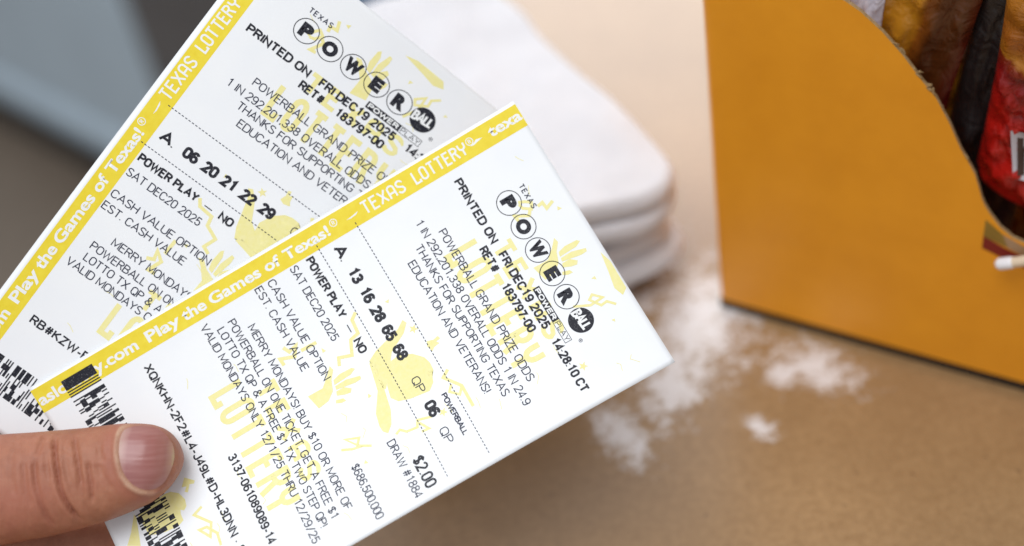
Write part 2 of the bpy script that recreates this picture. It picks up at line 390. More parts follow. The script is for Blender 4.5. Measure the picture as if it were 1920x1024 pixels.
m2 = foil('orange_brown_print', [(0, ORF), (.50, ORF), (.56, (0.24, 0.07, 0.008)), (.64, BRN), (.78, BRN), (.9, DRD), (1, DRD)], 0, .046, 0.24, -5)
m3 = foil('gold_print', [(0, ORF), (.595, (0.60, 0.25, 0.02)), (.63, (.70, .68, .72)), (.66, (0.42, 0.29, 0.22)), (1, (0.42, 0.29, 0.22))], 2, .124, 0.26, 25)
m4 = foil('dark_brown_print', [(0, BLK), (.6, BLK), (1, (0.028, 0.015, 0.015))], 0, .03, 0.45)
m5 = foil('yellow_red_print', [(0, RED), (.36, RED), (.50, (0.16, 0.004, 0.004)), (.545, (0.20, 0.02, 0.004)), (.56, (0.42, 0.16, 0.012)), (.62, (0.30, 0.085, 0.008)), (.80, (0.44, 0.17, 0.012)), (.9, YLO), (1, YLO)], 2, .089, 0.3, -16)
bag('silver-white foil bag leaning furthest left behind the curved box edge', m1, SILV, (.0415, .0085, .112), (.020, .100, .007), 5, -2, 0, 1.0)
bag('orange and brown candy bag with dark red lower part, second in the box', m2, SILV, (.0530, .0150, .098), (.038, .116, .0065), 11, 0, 6, 2.0)
bag('gold candy bag with tan top between the brown bag and the black bag', m3, SILV, (.0660, .028, .0860), (.026, .124, .006), 17, 0, 0, 3.0)
bag('dark brown, nearly black candy bag in the middle of the box', m4, vary('brown_foil_seal', (.05, .03, .03), .1, 200, .4), (.0835, .0215, .088), (.027, .150, .0065), 7, 0, 5, 4.0)
b5 = bag('large red candy bag with yellow top, nearest the front of the box', m5, vary('orange_foil_seal', (.62, .26, .03), .1, 200, .35), (.1090, .012, .1030), (.054, .089, .019), 4, 2, -3, 5.0, rounded=True)
bag('silver foil bag standing deep at the back of the box', m1, SILV, (.062, .060, .080), (.05, .13, .016), -4, 5, 3, 6.0)
bag('dark red candy bag standing deep in the box behind the large red bag', foil('dark_red_foil', [(0, DRD), (1, (.16, .008, .006))], 2, .1), SILV, (.104, .050, .060), (.060, .112, .016), 0, 3, -4, 7.0)

# ------------------------------------------------------------------ lettering: a small stroke alphabet
def A_(cx, cy, rx, ry, a0, a1, n=8): return arc(cx, cy, rx, ry, a0, a1, n)
def build_font():
    G = {}
    w = .50; r = .25
    def put(ch, wd, *st): G[ch] = (wd, [list(s) for s in st])
    O = A_(r, 1 - r * 1.25, r, r * 1.25, 0, 180, 10) + A_(r, r * 1.25, r, r * 1.25, 180, 360, 10)
    O.append(O[0])
    put('A', .56, [(0, 0), (.28, 1), (.56, 0)], [(.09, .32), (.47, .32)])
    put('B', .48, [(0, .53), (.26, .53)] + A_(.25, .265, .23, .265, 90, -90)[0:] + [(0, 0), (0, 1), (.24, 1)] + A_(.24, .765, .2, .235, 90, -90)[1:])
    put('C', .50, A_(.25, .69, .25, .31, 15, 180) + A_(.25, .31, .25, .31, 180, 345))
    put('D', .50, [(0, 0), (0, 1), (.22, 1)] + A_(.22, .70, .28, .30, 90, 0) + A_(.22, .30, .28, .30, 0, -90) + [(0, 0)])
    put('E', .42, [(.42, 1), (0, 1), (0, 0), (.42, 0)], [(0, .53), (.36, .53)])
    put('F', .40, [(.40, 1), (0, 1), (0, 0)], [(0, .52), (.34, .52)])
    put('G', .52, A_(.26, .69, .26, .31, 20, 180) + A_(.26, .31, .26, .31, 180, 330) + [(.50, .46), (.28, .46)])
    put('H', .50, [(0, 0), (0, 1)], [(.50, 0), (.50, 1)], [(0, .52), (.50, .52)])
    put('I', .02, [(0.01, 0), (0.01, 1)])
    put('J', .36, [(.36, 1), (.36, .22)] + A_(.18, .2, .18, .2, 0, -180)[1:])
    put('K', .50, [(0, 0), (0, 1)], [(.46, 1), (0, .40)], [(.14, .58), (.50, 0)])
    put('L', .38, [(0, 1), (0, 0), (.38, 0)])
    put('M', .62, [(0, 0), (0, 1), (.31, .18), (.62, 1), (.62, 0)])
    put('N', .50, [(0, 0), (0, 1), (.50, 0), (.50, 1)])
    put('O', .50, O)
    put('P', .46, [(0, 0), (0, 1), (.24, 1)] + A_(.24, .745, .22, .255, 90, -90)[1:] + [(0, .49)])
    put('Q', .50, O, [(.28, .20), (.50, -.06)])
    put('R', .48, [(0, 0), (0, 1), (.25, 1)] + A_(.25, .755, .22, .245, 90, -90)[1:] + [(0, .51)], [(.26, .51), (.48, 0)])
    put('S', .46, A_(.23, .755, .22, .245, 25, 200) + [(.12, .58), (.34, .44)] + A_(.23, .25, .23, .25, 25, -155)[0:])
    put('T', .48, [(0, 1), (.48, 1)], [(.24, 1), (.24, 0)])
    put('U', .50, [(0, 1), (0, .28)] + A_(.25, .26, .25, .26, 180, 360)[1:] + [(.50, 1)])
    put('V', .54, [(0, 1), (.27, 0), (.54, 1)])
    put('W', .78, [(0, 1), (.19, 0), (.39, .92), (.59, 0), (.78, 1)])
    put('X', .52, [(0, 0), (.52, 1)], [(0, 1), (.52, 0)])
    put('Y', .52, [(0, 1), (.26, .46), (.52, 1)], [(.26, .46), (.26, 0)])
    put('Z', .48, [(0, 1), (.48, 1), (0, 0), (.48, 0)])
    Z = A_(.21, .74, .21, .26, 0, 180, 8) + A_(.21, .26, .21, .26, 180, 360, 8); Z.append(Z[0])
    put('0', .42, Z)
    put('1', .42, [(.10, .80), (.26, 1), (.26, 0)])
    put('2', .42, A_(.21, .75, .20, .25, 170, -30) + [(.0, 0), (.42, 0)])
    put('3', .42, A_(.20, .76, .19, .24, 160, -80) + [(.14, .52)], [(.14, .52)] + A_(.20, .265, .22, .265, 80, -160))
    put('4', .44, [(.34, 0), (.34, 1), (0, .28), (.44, .28)])
    put('5', .42, [(.38, 1), (.06, 1), (.03, .54)] + A_(.20, .32, .21, .32, 125, -160))
    put('6', .42, A_(.21, .30, .21, .30, 180, -180, 14), [(.0, .30), (.01, .50)] + A_(.22, .72, .20, .28, 160, 30))
    put('7', .42, [(0, 1), (.42, 1), (.14, 0)])
    put('8', .42, A_(.21, .77, .18, .23, -90, 270, 12), A_(.21, .27, .21, .27, 90, 450, 12))
    put('9', .42, A_(.21, .70, .21, .30, 0, 360, 14), [(.42, .70), (.41, .50)] + A_(.20, .28, .20, .28, -20, -150))
    put('.', .06, [(.03, 0), (.03, .09)]); put(',', .06, [(.04, .09), (.0, -.12)]); put(':', .06, [(.03, .02), (.03, .10)], [(.03, .52), (.03, .60)])
    put('-', .24, [(0, .36), (.24, .36)]); put('!', .04, [(.02, 1), (.02, .30)], [(.02, 0), (.02, .09)])
    put('#', .52, [(.12, 0), (.20, 1)], [(.33, 0), (.41, 1)], [(.0, .34), (.50, .34)], [(.03, .66), (.52, .66)])
    put('$', .42, A_(.21, .73, .20, .21, 25, 200) + [(.11, .58), (.31, .44)] + A_(.21, .27, .21, .21, 25, -155), [(.21, 1.06), (.21, -.06)])
    put('/', .36, [(0, -.05), (.36, 1.02)])
    put('&', .58, [(.58, 0), (.14, .62)] + A_(.26, .80, .14, .20, 205, -20) + [(.08, .42)] + A_(.21, .24, .20, .24, 140, 300) + [(.52, .42)])
    put('%', .66, A_(.14, .77, .14, .22, 0, 360, 10), A_(.52, .23, .14, .22, 0, 360, 10), [(.12, 0), (.54, 1)])
    return G
FONT = build_font()
# squarer display face used for the lottery name on the band and in the pale artwork
def build_display():
    G = {}
    def put(ch, wd, *st): G[ch] = (wd, [list(s) for s in st])
    put('T', .42, [(0, 1), (.42, 1)], [(.21, 1), (.21, 0)])
    put('E', .36, [(.36, 1), (0, 1), (0, 0), (.36, 0)], [(0, .55), (.30, .55)])
    put('X', .44, [(0, 0), (.44, 1)], [(0, 1), (.44, 0)])
    put('A', .40, [(0, 0), (0, .78)] + arc(.2, .78, .2, .22, 180, 0, 6) + [(.40, 0)], [(0, .38), (.40, .38)])
    put('S', .40, [(.38, .80)] + arc(.2, .78, .19, .22, 10, 180, 6) + [(.06, .60), (.34, .40)] + arc(.2, .22, .2, .22, 0, -170, 6))
    put('L', .36, [(0, 1), (0, 0), (.36, 0), (.36, .20)])
    put('O', .40, arc(.2, .78, .2, .22, 0, 180, 8) + arc(.2, .22, .2, .22, 180, 360, 8) + [(.40, .78)])
    put('R', .42, [(0, 0), (0, 1), (.2, 1)] + arc(.2, .78, .2, .22, 90, -90, 6)[1:] + [(0, .56)], [(.24, .56), (.42, 0)])
    put('Y', .42, [(0, 1), (0, .74)] + arc(.21, .72, .21, .22, 180, 360, 6)[1:] + [(.42, 1)], [(.21, .50), (.21, 0)])
    return G
DISPLAY = build_display()

class Ink:
    """collects flat printed shapes in ticket millimetres (u along the ticket, v across it), at tiny heights over the sheet"""
    def __init__(s, T, lift):
        s.T, s.v, s.f, s.k, s.lift = T, [], [], 0, lift
    def pt(s, u, v):
        s.v.append((u, v, s.lift + 0.0006 * (s.k % 12))); return len(s.v) - 1
    def poly(s, pts):
        s.k += 1; s.f.append([s.pt(*p) for p in pts])
    def stroke(s, pts, w):
        s.k += 1
        P = [Vector(p) for p in pts]; P = [p for i, p in enumerate(P) if i == 0 or (p - P[i - 1]).length > 1e-4]
        if len(P) < 2: return
        closed = (P[0] - P[-1]).length < 1e-3 and len(P) > 3
        if closed: P = P[:-1]
        n = len(P); L = []; R = []
        for i in range(n):
            if closed: a, b = P[i - 1], P[(i + 1) % n]
            else: a, b = P[max(i - 1, 0)], P[min(i + 1, n - 1)]
            d1 = (P[i] - a).normalized() if (P[i] - a).length > 1e-9 else (b - P[i]).normalized()
            d2 = (b - P[i]).normalized() if (b - P[i]).length > 1e-9 else d1
            n1 = Vector((-d1.y, d1.x)); n2 = Vector((-d2.y, d2.x)); m = n1 + n2
            m = m.normalized() if m.length > 0.2 else n1
            k = min(1.0 / max(m.dot(n1), 0.35), 2.2)
            off = m * (w / 2 * k); p = P[i]
            if not closed and i == 0: p = p - d2 * w * .08
            if not closed and i == n - 1: p = p + d1 * w * .08
            L.append(s.pt(*(p + off))); R.append(s.pt(*(p - off)))
        for i in range(n if closed else n - 1):
            j = (i + 1) % n; s.f.append((L[i], R[i], R[j], L[j]))
    def disc(s, u, v, r, n=36):
        s.poly([(u + r * math.cos(2 * math.pi * i / n), v + r * math.sin(2 * math.pi * i / n)) for i in range(n)])
    def ring(s, u, v, r, w, n=48):
        s.stroke([(u + r * math.cos(2 * math.pi * i / n), v + r * math.sin(2 * math.pi * i / n)) for i in range(n)] + [(u + r, v)], w)
    def text(s, txt, P, length, cap, w, font=None, gap=.135, space=.31):
        """P maps text coordinates (x along the line, y up, mm) to (u, v); the line is fitted to length"""
        font = font or FONT
        tot = 0
        for i, ch in enumerate(txt):
            if ch == ' ': tot += space; continue
            tot += font[ch][0] + gap
        tot -= gap
        k = (length - w) / tot; x = w / 2
        for ch in txt:
            if ch == ' ': x += space * k; continue
            wd, sts = font[ch]
            for st in sts: s.stroke([P(x + q[0] * k, w / 2 + q[1] * (cap - w)) for q in st], w)
            x += (wd + gap) * k
    def build(s, name, mat, parent):
        bm = bmesh.new(); vs = [bm.verts.new(p) for p in s.v]
        for f in s.f:
            try: bm.faces.new([vs[i] for i in f])
            except ValueError: pass
        bmesh.ops.triangulate(bm, faces=[f for f in bm.faces if len(f.verts) > 4])
        for lim in (8.0, 4.0, 2.0, 1.1):      # follow the curl of the sheet
            for _ in range(2):
                long = [e for e in bm.edges if e.calc_length() > lim]
                if not long: break
                bmesh.ops.subdivide_edges(bm, edges=long, cuts=1)
                bmesh.ops.triangulate(bm, faces=[f for f in bm.faces if len(f.verts) > 4])
        for v in bm.verts: v.co = s.T(v.co.x, v.co.y, v.co.z)
        me = bpy.data.meshes.new(name); bm.to_mesh(me); bm.free()
        return link(name, me, mat, parent, True)

def bold_outline(txt, weight, res=5):
    """outline of the built-in face, emboldened, as vertices and faces in units of its size"""
    c = bpy.data.curves.new('t', 'FONT'); c.body = txt; c.size = 1; c.offset = weight; c.resolution_u = res; c.fill_mode = 'FRONT'
    o = bpy.data.objects.new('t', c); COL.objects.link(o)
    dg = bpy.context.evaluated_depsgraph_get(); me = bpy.data.meshes.new_from_object(o.evaluated_get(dg))
    V = [(v.co.x, v.co.y) for v in me.vertices]; F = [tuple(p.vertices) for p in me.polygons]
    bpy.data.objects.remove(o); bpy.data.curves.remove(c); bpy.data.meshes.remove(me)
    return V, F
def bold_text(inkc, txt, P, length, cap, weight=0.03, capref=None, fit=True):
    V, F = bold_outline(txt, weight)
    xs = [v[0] for v in V]; x0, x1 = min(xs), max(xs)
    if capref is None: capref = 0.729 + 2 * weight
    k = length / (x1 - x0); ky = cap / capref
    inkc.k += 1; b = len(inkc.v)
    for x, y in V: inkc.pt(*P((x - x0) * k, (y + weight) * ky))
    inkc.f += [tuple(b + i for i in f) for f in F]

# ------------------------------------------------------------------ lottery tickets
LEN, WID = 152.4, 82.0
def make_ticket(loc, rot, c, label, numbers, code, power, shift, strip_shift, left_margin):
    root = empty('lottery_ticket', Matrix.Translation(loc) @ Matrix(rot).to_4x4())
    tag(root, label, 'lottery ticket')
    def height(u, v):
        a = (u + 17.03) / 80; b = (v - 41) / 41
        return c[0] * a * b + c[1] * b * b + c[2] * a * a + c[3] * a * b * b + c[4] * a * a * b
    def T(u, v, lift=0.0): return ((u - 76.2) * MM, (v - 41) * MM, (height(u, v) - lift) * MM)
    # sheet with real thickness
    nu, nv, th = 110, 60, 0.055; V = []; F = []
    for side in (0, 1):
        for j in range(nv + 1):
            for i in range(nu + 1): V.append(T(LEN * i / nu, WID * j / nv, -th * side))
    S_ = (nu + 1) * (nv + 1)
    for j in range(nv):
        for i in range(nu):
            a = j * (nu + 1) + i; q = (a, a + 1, a + nu + 2, a + nu + 1)
            F.append(q[::-1]); F.append(tuple(S_ + k for k in q))
    rimv = [i for i in range(nu + 1)] + [j * (nu + 1) + nu for j in range(1, nv + 1)] + [nv * (nu + 1) + i for i in range(nu - 1, -1, -1)] + [j * (nu + 1) for j in range(nv - 1, 0, -1)]
    for a, b in zip(rimv, rimv[1:] + rimv[:1]): F.append((a, b, S_ + b, S_ + a))
    so = link('paper_sheet', mesh('sheet', V, F), PAPER, root)
    for p in list(so.data.polygons)[-len(rimv):]: p.use_smooth = False
    # yellow band
    y0, y1 = left_margin, 7.39; band = Ink(T, 0.016); n = 90
    for i in range(n):
        a, b = LEN * i / n, LEN * (i + 1) / n
        ids = [band.pt(a, y0), band.pt(b, y0), band.pt(b, y1), band.pt(a, y1)]; band.f.append(ids)
    bo = band.build('yellow_band', YEL, root)
    bl = Ink(T, 0.034); st = strip_shift
    SP = lambda u0, base=5.65: (lambda x, y: (u0 + st + x, base - y))
    for txt, a, b in (('aslottery.com', .45, 30.9), ('Play', 33.9, 44.2), ('the', 45.2, 52.3), ('Games', 53.7, 69.4), ('of', 71.0, 75.7), ('Texas!', 77.2, 91.2)):
        if a + st < 0: txt, a = 'slottery.com', 3.3
        bold_text(bl, txt, SP(a), b - a, 3.2, 0.027)
    for cu in (93.3, 136.4):
        bl.ring(cu + st, 3.2, .98, .22); bl.text('R', lambda x, y, cu=cu: (cu + st - .38 + x, 3.8 - y), .78, 1.15, .22)
    for a, b in ((96.7, 100.7), (135.9, 140.0)):
        if a > 130: bl.poly([(a + st, 4.45), (a + st + 1.6, 4.02), (a + st + 2.3, 3.55), (b + st, 4.0), (b + st - 1.2, 4.25), (a + st + 1.0, 4.62)])
        else: bl.poly([(a + st, 4.35), (a + st + 1.2, 4.28), (a + st + 2.4, 4.12), (b + st, 3.85), (b + st - .9, 4.42), (b + st - 1.7, 4.5), (a + st + 1.3, 4.62)])
    bl.text('TEXAS', SP(101.9, 5.95), 13.2, 3.75, .52, DISPLAY, .2); bl.text('LOTTERY', SP(118.0, 5.95), 16.8, 3.75, .52, DISPLAY, .2)
    lt = 'texa'; bold_text(bl, lt, SP(142.1, 5.3), min(10.2, LEN - 142.3 - st), 3.2, 0.027)
    bl.build('band_lettering', WHITE_INK, bo)

    # pale yellow artwork
    art = Ink(T, 0.022); au = shift[0]; av = shift[1]
    def AP(pts): return [(min(max(u + au, .3), LEN - .3), min(max(v + av, 7.7), WID - .3)) for u, v in pts]
    def poly(pts): art.poly(AP(pts))
    def st_(pts, w): art.stroke(AP(pts), w)
    poly([(95.93, 35.33), (96.51, 36.53), (94.42, 38.65), (89.19, 41.39), (85.0, 47.0), (83.0, 49.4), (82.4, 49.08), (83.9, 42.13), (82.72, 40.4), (85.61, 38.94), (93.7, 36.8)])
    poly([(82.45, 40.9), (83.3, 41.3), (82.71, 48.71), (81.41, 55.21), (79.8, 58.6), (77.93, 60.34), (76.9, 59.2), (76.76, 57.4), (77.48, 53.94), (80.82, 48.68)])
    poly([(87.17, 43.55), (90.16, 43.11), (93.67, 44.67), (96.0, 47.2), (96.58, 49.25), (96.46, 51.43), (95.1, 51.0), (94.34, 51.83), (95.2, 53.2), (94.83, 54.38), (92.87, 56.0), (87.37, 55.18), (84.3, 54.1), (82.9, 52.2), (83.68, 48.74)])
    for du, dv, k in ((0, 0, 1.0), (-69.5, -1.0, 1.0)):
        q = lambda L: [(u + du, v + dv) for u, v in L]
        poly(q([(142.33, 36.96), (142.69, 38.43), (140.96, 40.59), (139.9, 43.4), (137.6, 45.2), (134.4, 45.61), (133.33, 41.16), (137.83, 41.28), (140.45, 39.02)]))
        poly(q([(141.4, 40.9), (143.6, 40.3), (147.2, 40.5), (147.91, 41.2), (146.2, 42.0), (141.0, 42.2)]))
        poly(q([(141.0, 42.6), (144.4, 42.5), (148.24, 43.6), (148.0, 44.5), (146.2, 44.6), (140.8, 43.6)]))
        poly(q([(140.6, 44.0), (142.91, 44.0), (144.6, 45.4), (143.9, 46.3), (142.3, 46.0), (140.2, 45.1)]))
        poly(q([(139.4, 46.0), (141.4, 46.6), (141.8, 47.6), (140.4, 47.5), (139.0, 46.8)]))
    st_([(86.0, 26.98), (84.23, 28.24), (83.83, 32.22), (81.23, 32.77), (79.5, 36.59), (76.04, 35.34), (75.15, 37.33)], .95)
    st_([(64.44, 25.18), (65.31, 26.97), (67.76, 26.34), (65.94, 28.81), (62.15, 27.38), (62.29, 29.35)], 1.0); st_([(68.29, 28.34), (72.79, 28.52)], 1.0)
    for tr in ([(94.28, 28.58), (95.57, 28.51), (95.02, 29.45)], [(73.32, 30.53), (74.02, 31.88), (72.96, 31.91)], [(69.39, 63.47), (69.84, 64.73), (68.65, 64.23)], [(78.22, 47.95), (78.83, 49.05), (77.69, 49.14)],
               [(147.62, 30.0), (148.41, 31.15), (147.08, 31.06)], [(145.14, 51.51), (146.29, 51.33), (146.23, 52.44)], [(143.86, 63.87), (144.81, 63.99), (144.49, 64.86)]): poly(tr)
    poly([(98.68, 43.74), (100.09, 44.17), (101.4, 45.9), (99.63, 46.2), (98.66, 46.9), (98.12, 45.1)]); poly([(99.9, 44.4), (101.9, 44.0), (102.2, 44.9), (100.4, 45.2)])
    st_([(99.71, 53.39), (97.65, 54.68), (100.86, 59.14), (100.83, 65.56)], .9); st_([(100.86, 59.14), (99.3, 61.0), (97.22, 58.91), (98.6, 57.4)], .7)
    st_([(79.65, 61.67), (81.01, 61.1), (82.42, 62.51), (85.41, 62.93), (86.3, 61.24), (89.99, 62.36)], .7); st_([(86.37, 62.12), (87.89, 64.82), (85.87, 64.6)], .7)
    st_([(65.01, 57.77), (67.58, 59.06), (69.96, 59.67), (67.11, 55.72), (70.62, 57.3), (69.25, 58.96), (70.89, 59.96), (72.53, 60.95)], .7)
    st_([(139.12, 23.83), (140.74, 24.56), (142.16, 25.62), (141.22, 27.15), (139.3, 25.78), (138.98, 24.44)], .8); st_([(140.78, 27.12), (139.79, 28.37), (136.31, 26.54), (136.53, 28.06)], .9); st_([(143.16, 27.37), (144.69, 27.12), (144.87, 29.07), (147.26, 28.17)], .9)
    st_([(137.06, 55.66), (141.21, 57.67), (145.09, 57.4), (143.02, 55.35), (141.66, 56.24), (143.65, 59.1), (145.44, 58.87), (147.19, 60.74)], .7)
    poly([(17.89, 42.91), (19.6, 43.24), (21.42, 44.79), (22.17, 47.11), (21.77, 48.95), (20.72, 49.71), (19.9, 48.99), (19.49, 50.13), (19.47, 51.96), (17.54, 52.64), (13.6, 52.12), (9.5, 50.68), (8.9, 44.01), (12.78, 43.32)])
    poly([(8.1, 43.29), (8.31, 44.34), (6.25, 51.95), (2.93, 49.96), (5.27, 47.36)])
    poly([(24.53, 41.78), (25.61, 42.89), (26.69, 44.01), (26.16, 44.63), (24.99, 44.15), (23.67, 45.92), (22.95, 45.25), (24.01, 44.26), (22.75, 43.73)])
    st_([(25.31, 51.32), (22.59, 52.22), (25.94, 56.54), (24.25, 59.88), (22.24, 56.61), (24.37, 56.98), (26.28, 59.96), (25.94, 63.4)], .75)
    for su, sv in ((97.25, 38.97), (93.18, 62.9), (23.5, 31.0), (131.0, 71.0)):
        poly([(su + (1.35 if i % 2 == 0 else .55) * math.cos(math.pi * i / 5 + .5), sv + (1.35 if i % 2 == 0 else .55) * math.sin(math.pi * i / 5 + .5)) for i in range(10)])
    poly([(151.0, 46.5), (152.0, 50.0), (151.84, 58.31), (150.07, 59.58), (149.09, 56.81), (150.0, 52.5)])
    for ub in (40.2, 114.2):
        art.text('LOTTERY', lambda x, y, ub=ub: (ub + au + y, 26.1 + av + x), 37.6, 10.4, 1.55, DISPLAY, .36)
        art.text('TEXAS', lambda x, y, ub=ub: (ub + au + 11.9 + y, 30.4 + av + x), 30.0, 6.2, 1.25, DISPLAY, .36)
    for i in range(26):   # thin confetti ticks
        r_ = random.Random(i); a, b = r_.uniform(3, 150), r_.uniform(12, 78)
        st_([(a, b), (a + r_.uniform(-1, 1), b + r_.uniform(.8, 2.0)), (a + r_.uniform(-1.4, 1.4), b + r_.uniform(2.2, 3.2))], .16)
    art.build('yellow_artwork', PALE, root)

    # printed lines (baseline u, start v, end v, cap height, stroke, text)
    LW, BW = .295, .55
    def line(name, u, items):
        k = Ink(T, 0.045)
        for v0, v1, cap, w, txt in items: k.text(txt, lambda x, y, v0=v0: (u + y, v0 + x), v1 - v0, cap, w, gap=.185 if w > .4 else .135)
        k.build(name, INK if items[0][3] > .4 else INK_THIN, root)
    line('printed_line', 126.9, [(10.2, 30.0, 2.6, BW, 'PRINTED ON'), (33.15, 57.2, 2.6, BW, 'FRI DEC19 2025'), (60.6, 77.2, 2.6, BW, '14:28:10 CT')])
    line('printed_line', 123.15, [(29.35, 37.0, 2.6, BW, 'RET#'), (40.9, 56.0, 2.6, BW, '183797-00')])
    for u, v0, v1, txt in ((116.3, 19.7, 67.4, 'POWERBALL GRAND PRIZE ODDS'), (112.2, 14.3, 72.6, '1 IN 292,201,338 OVERALL ODDS 1 IN 24.9'), (108.65, 20.0, 67.6, 'THANKS FOR SUPPORTING TEXAS'), (104.8, 22.8, 64.3, 'EDUCATION AND VETERANS!'),
                           (69.5, 7.8, 38.8, 'CASH VALUE OPTION'), (65.55, 7.7, 33.6, 'EST. CASH VALUE'),
                           (58.75, 15.4, 73.0, 'MERRY MONDAYS! BUY $10 OR MORE OF'), (54.75, 11.5, 73.3, 'POWERBALL ON ONE TICKET, GET A FREE $1'), (51.25, 11.9, 73.7, 'LOTTO TX QP & A FREE $1 TX TWO STEP QP!'), (47.75, 8.9, 76.5, 'VALID MONDAYS ONLY 12/1/25 THRU 12/29/25')):
        line('printed_line', u, [(v0, v1, 2.4, LW, txt)])
    line('printed_line', 81.45, [(7.9, 26.4, 2.55, BW, 'POWER PLAY'), (28.6, 31.2, 2.55, .28, '-'), (33.3, 37.6, 2.55, BW, 'NO')])
    line('price', 79.95, [(69.9, 79.0, 3.4, .56, '$2.00')])
    line('printed_line', 76.6, [(7.7, 30.7, 2.45, LW, 'SAT DEC20 2025')]); line('printed_line', 76.3, [(62.35, 79.8, 2.45, LW, 'DRAW #1884')])
    line('printed_line', 65.1, [(63.1, 79.5, 2.45, LW, '$686,500,000')])
    line('serial_code', 29.05, code)
    line('serial_code', 37.25, [(43.1, 70.4, 2.55, .46, '3137-061089089-14')])
    num = [(9.0, 12.6, 3.25, .70, 'A'), (12.75, 13.25, 3.25, .42, '.')]
    for v0, tx in zip((16.1, 22.25, 28.25, 34.3, 40.4), numbers): num.append((v0, v0 + 4.45, 3.35, .82, tx))
    num.append((58.3, 62.8, 3.35, .82, power)); line('number_row', 89.5, num)
    line('printed_line', 89.8, [(50.6, 55.2, 2.5, .28, 'QP')]); line('printed_line', 89.8, [(66.5, 71.1, 2.5, .28, 'QP')])
    line('printed_line', 94.8, [(58.5, 71.4, 1.65, .34, 'POWERBALL')])
    for u, e in ((98.45, 78.6), (86.25, 78.4)):
        k = Ink(T, 0.05); v = 6.1
        while v < e: k.stroke([(u, v), (u, v + .58)], .24); v += 1.06
        k.build('dashed_line', INK_THIN, root)
    # game logo: six balls, small state name, multiplier box
    lg = Ink(T, 0.045); lg.text('TEXAS', lambda x, y: (141.4 + y, 20.0 + x), 7.3, 1.62, .27, gap=.3)
    lo = lg.build('game_logo', INK_THIN, root)
    for ch, cv in zip('POWER', (22.7, 30.17, 37.6, 45.05, 52.42)):
        k = Ink(T, 0.045); k.ring(136.9, cv, 3.36, .22)
        hw = {'W': 4.7, 'P': 3.5, 'O': 4.2, 'E': 3.2, 'R': 3.7}[ch]
        V, F = bold_outline(ch, .075)
        xs = [p[0] for p in V]; ys = [p[1] for p in V]; kx = hw / (max(xs) - min(xs)); ky = 4.0 / (max(ys) - min(ys)); b = len(k.v); k.k += 1
        for x, y in V: k.pt(136.9 - 2.0 + (y - min(ys)) * ky, cv - hw / 2 + (x - min(xs)) * kx)
        k.f += [tuple(b + i for i in f) for f in F]
        k.build('letter_ball', INK, lo)
    k = Ink(T, 0.045); k.disc(136.9, 59.9, 3.45)
    kb = k.build('bonus_ball', INK, lo)
    k = Ink(T, 0.075)
    ca, sa = math.cos(math.radians(12)), math.sin(math.radians(12))
    k.text('BALL', lambda x, y: (135.7 + (y * ca + (x - 3) * .12), 56.85 + x), 6.0, 3.0, .62, gap=.16)
    k.build('bonus_ball_lettering', WHITE_INK, lo)
    k = Ink(T, 0.045); k.ring(134.0, 64.6, .45, .14); k.text('R', lambda x, y: (133.75 + y, 64.42 + x), .36, .5, .11); k.build('registered_mark', INK_THIN, lo)
    k = Ink(T, 0.045); k.poly([(130.1, 46.1), (132.15, 46.1), (132.15, 56.6), (130.1, 56.6)]); k.stroke([(130.15, 56.6), (132.1, 56.6), (132.1, 63.2), (130.15, 63.2), (130.15, 56.6)], .14)
    k.text('PLAY', lambda x, y: (130.38 + y, 57.0 + x), 5.9, 1.5, .16, gap=.16)
    k.build('multiplier_box', INK, lo)
    k = Ink(T, 0.075); k.text('POWER', lambda x, y: (130.4 + y, 46.55 + x), 9.6, 1.48, .36, gap=.18); k.build('multiplier_lettering', WHITE_INK, lo)
    # stacked bar code across the left end
    k = Ink(T, 0.05); rb = random.Random(len(code[0][4]) + 11); md = .352; u0, u1 = 8.2, 17.8; rows = 6; rh = (u1 - u0) / rows
    k.poly([(u0, 2.7), (u1, 2.7), (u1, 2.7 + 8 * md), (u0, 2.7 + 8 * md)])
    for i in (9, 11, 13): k.poly([(u0, 2.7 + i * md), (u1, 2.7 + i * md), (u1, 2.7 + (i + 1) * md), (u0, 2.7 + (i + 1) * md)])
    ncode = 11; grid = []
    for r_ in range(rows):
        bits = []
        for cw in range(ncode):
            if r_ and rb.random() < .15:
                bits += grid[-1][17 * cw:17 * cw + 17]; continue
            while True:
                ws = [rb.choice((1, 1, 1, 1, 2, 3, 4, 6)) for _ in range(8)]
                if sum(ws) == 17: break
            for i, wv in enumerate(ws): bits += [1 - i % 2] * wv
        grid.append(bits)
    for r_ in range(rows):
        v = 2.7 + 17 * md; i = 0; bits = grid[r_]
        while i < len(bits):
            j = i
            while j < len(bits) and bits[j] == bits[i]: j += 1
            if bits[i]: k.poly([(u0 + r_ * rh, v + i * md), (u0 + (r_ + 1) * rh, v + i * md), (u0 + (r_ + 1) * rh, v + j * md), (u0 + r_ * rh, v + j * md)])
            i = j
    k.build('bar_code', INK, root)
    return root

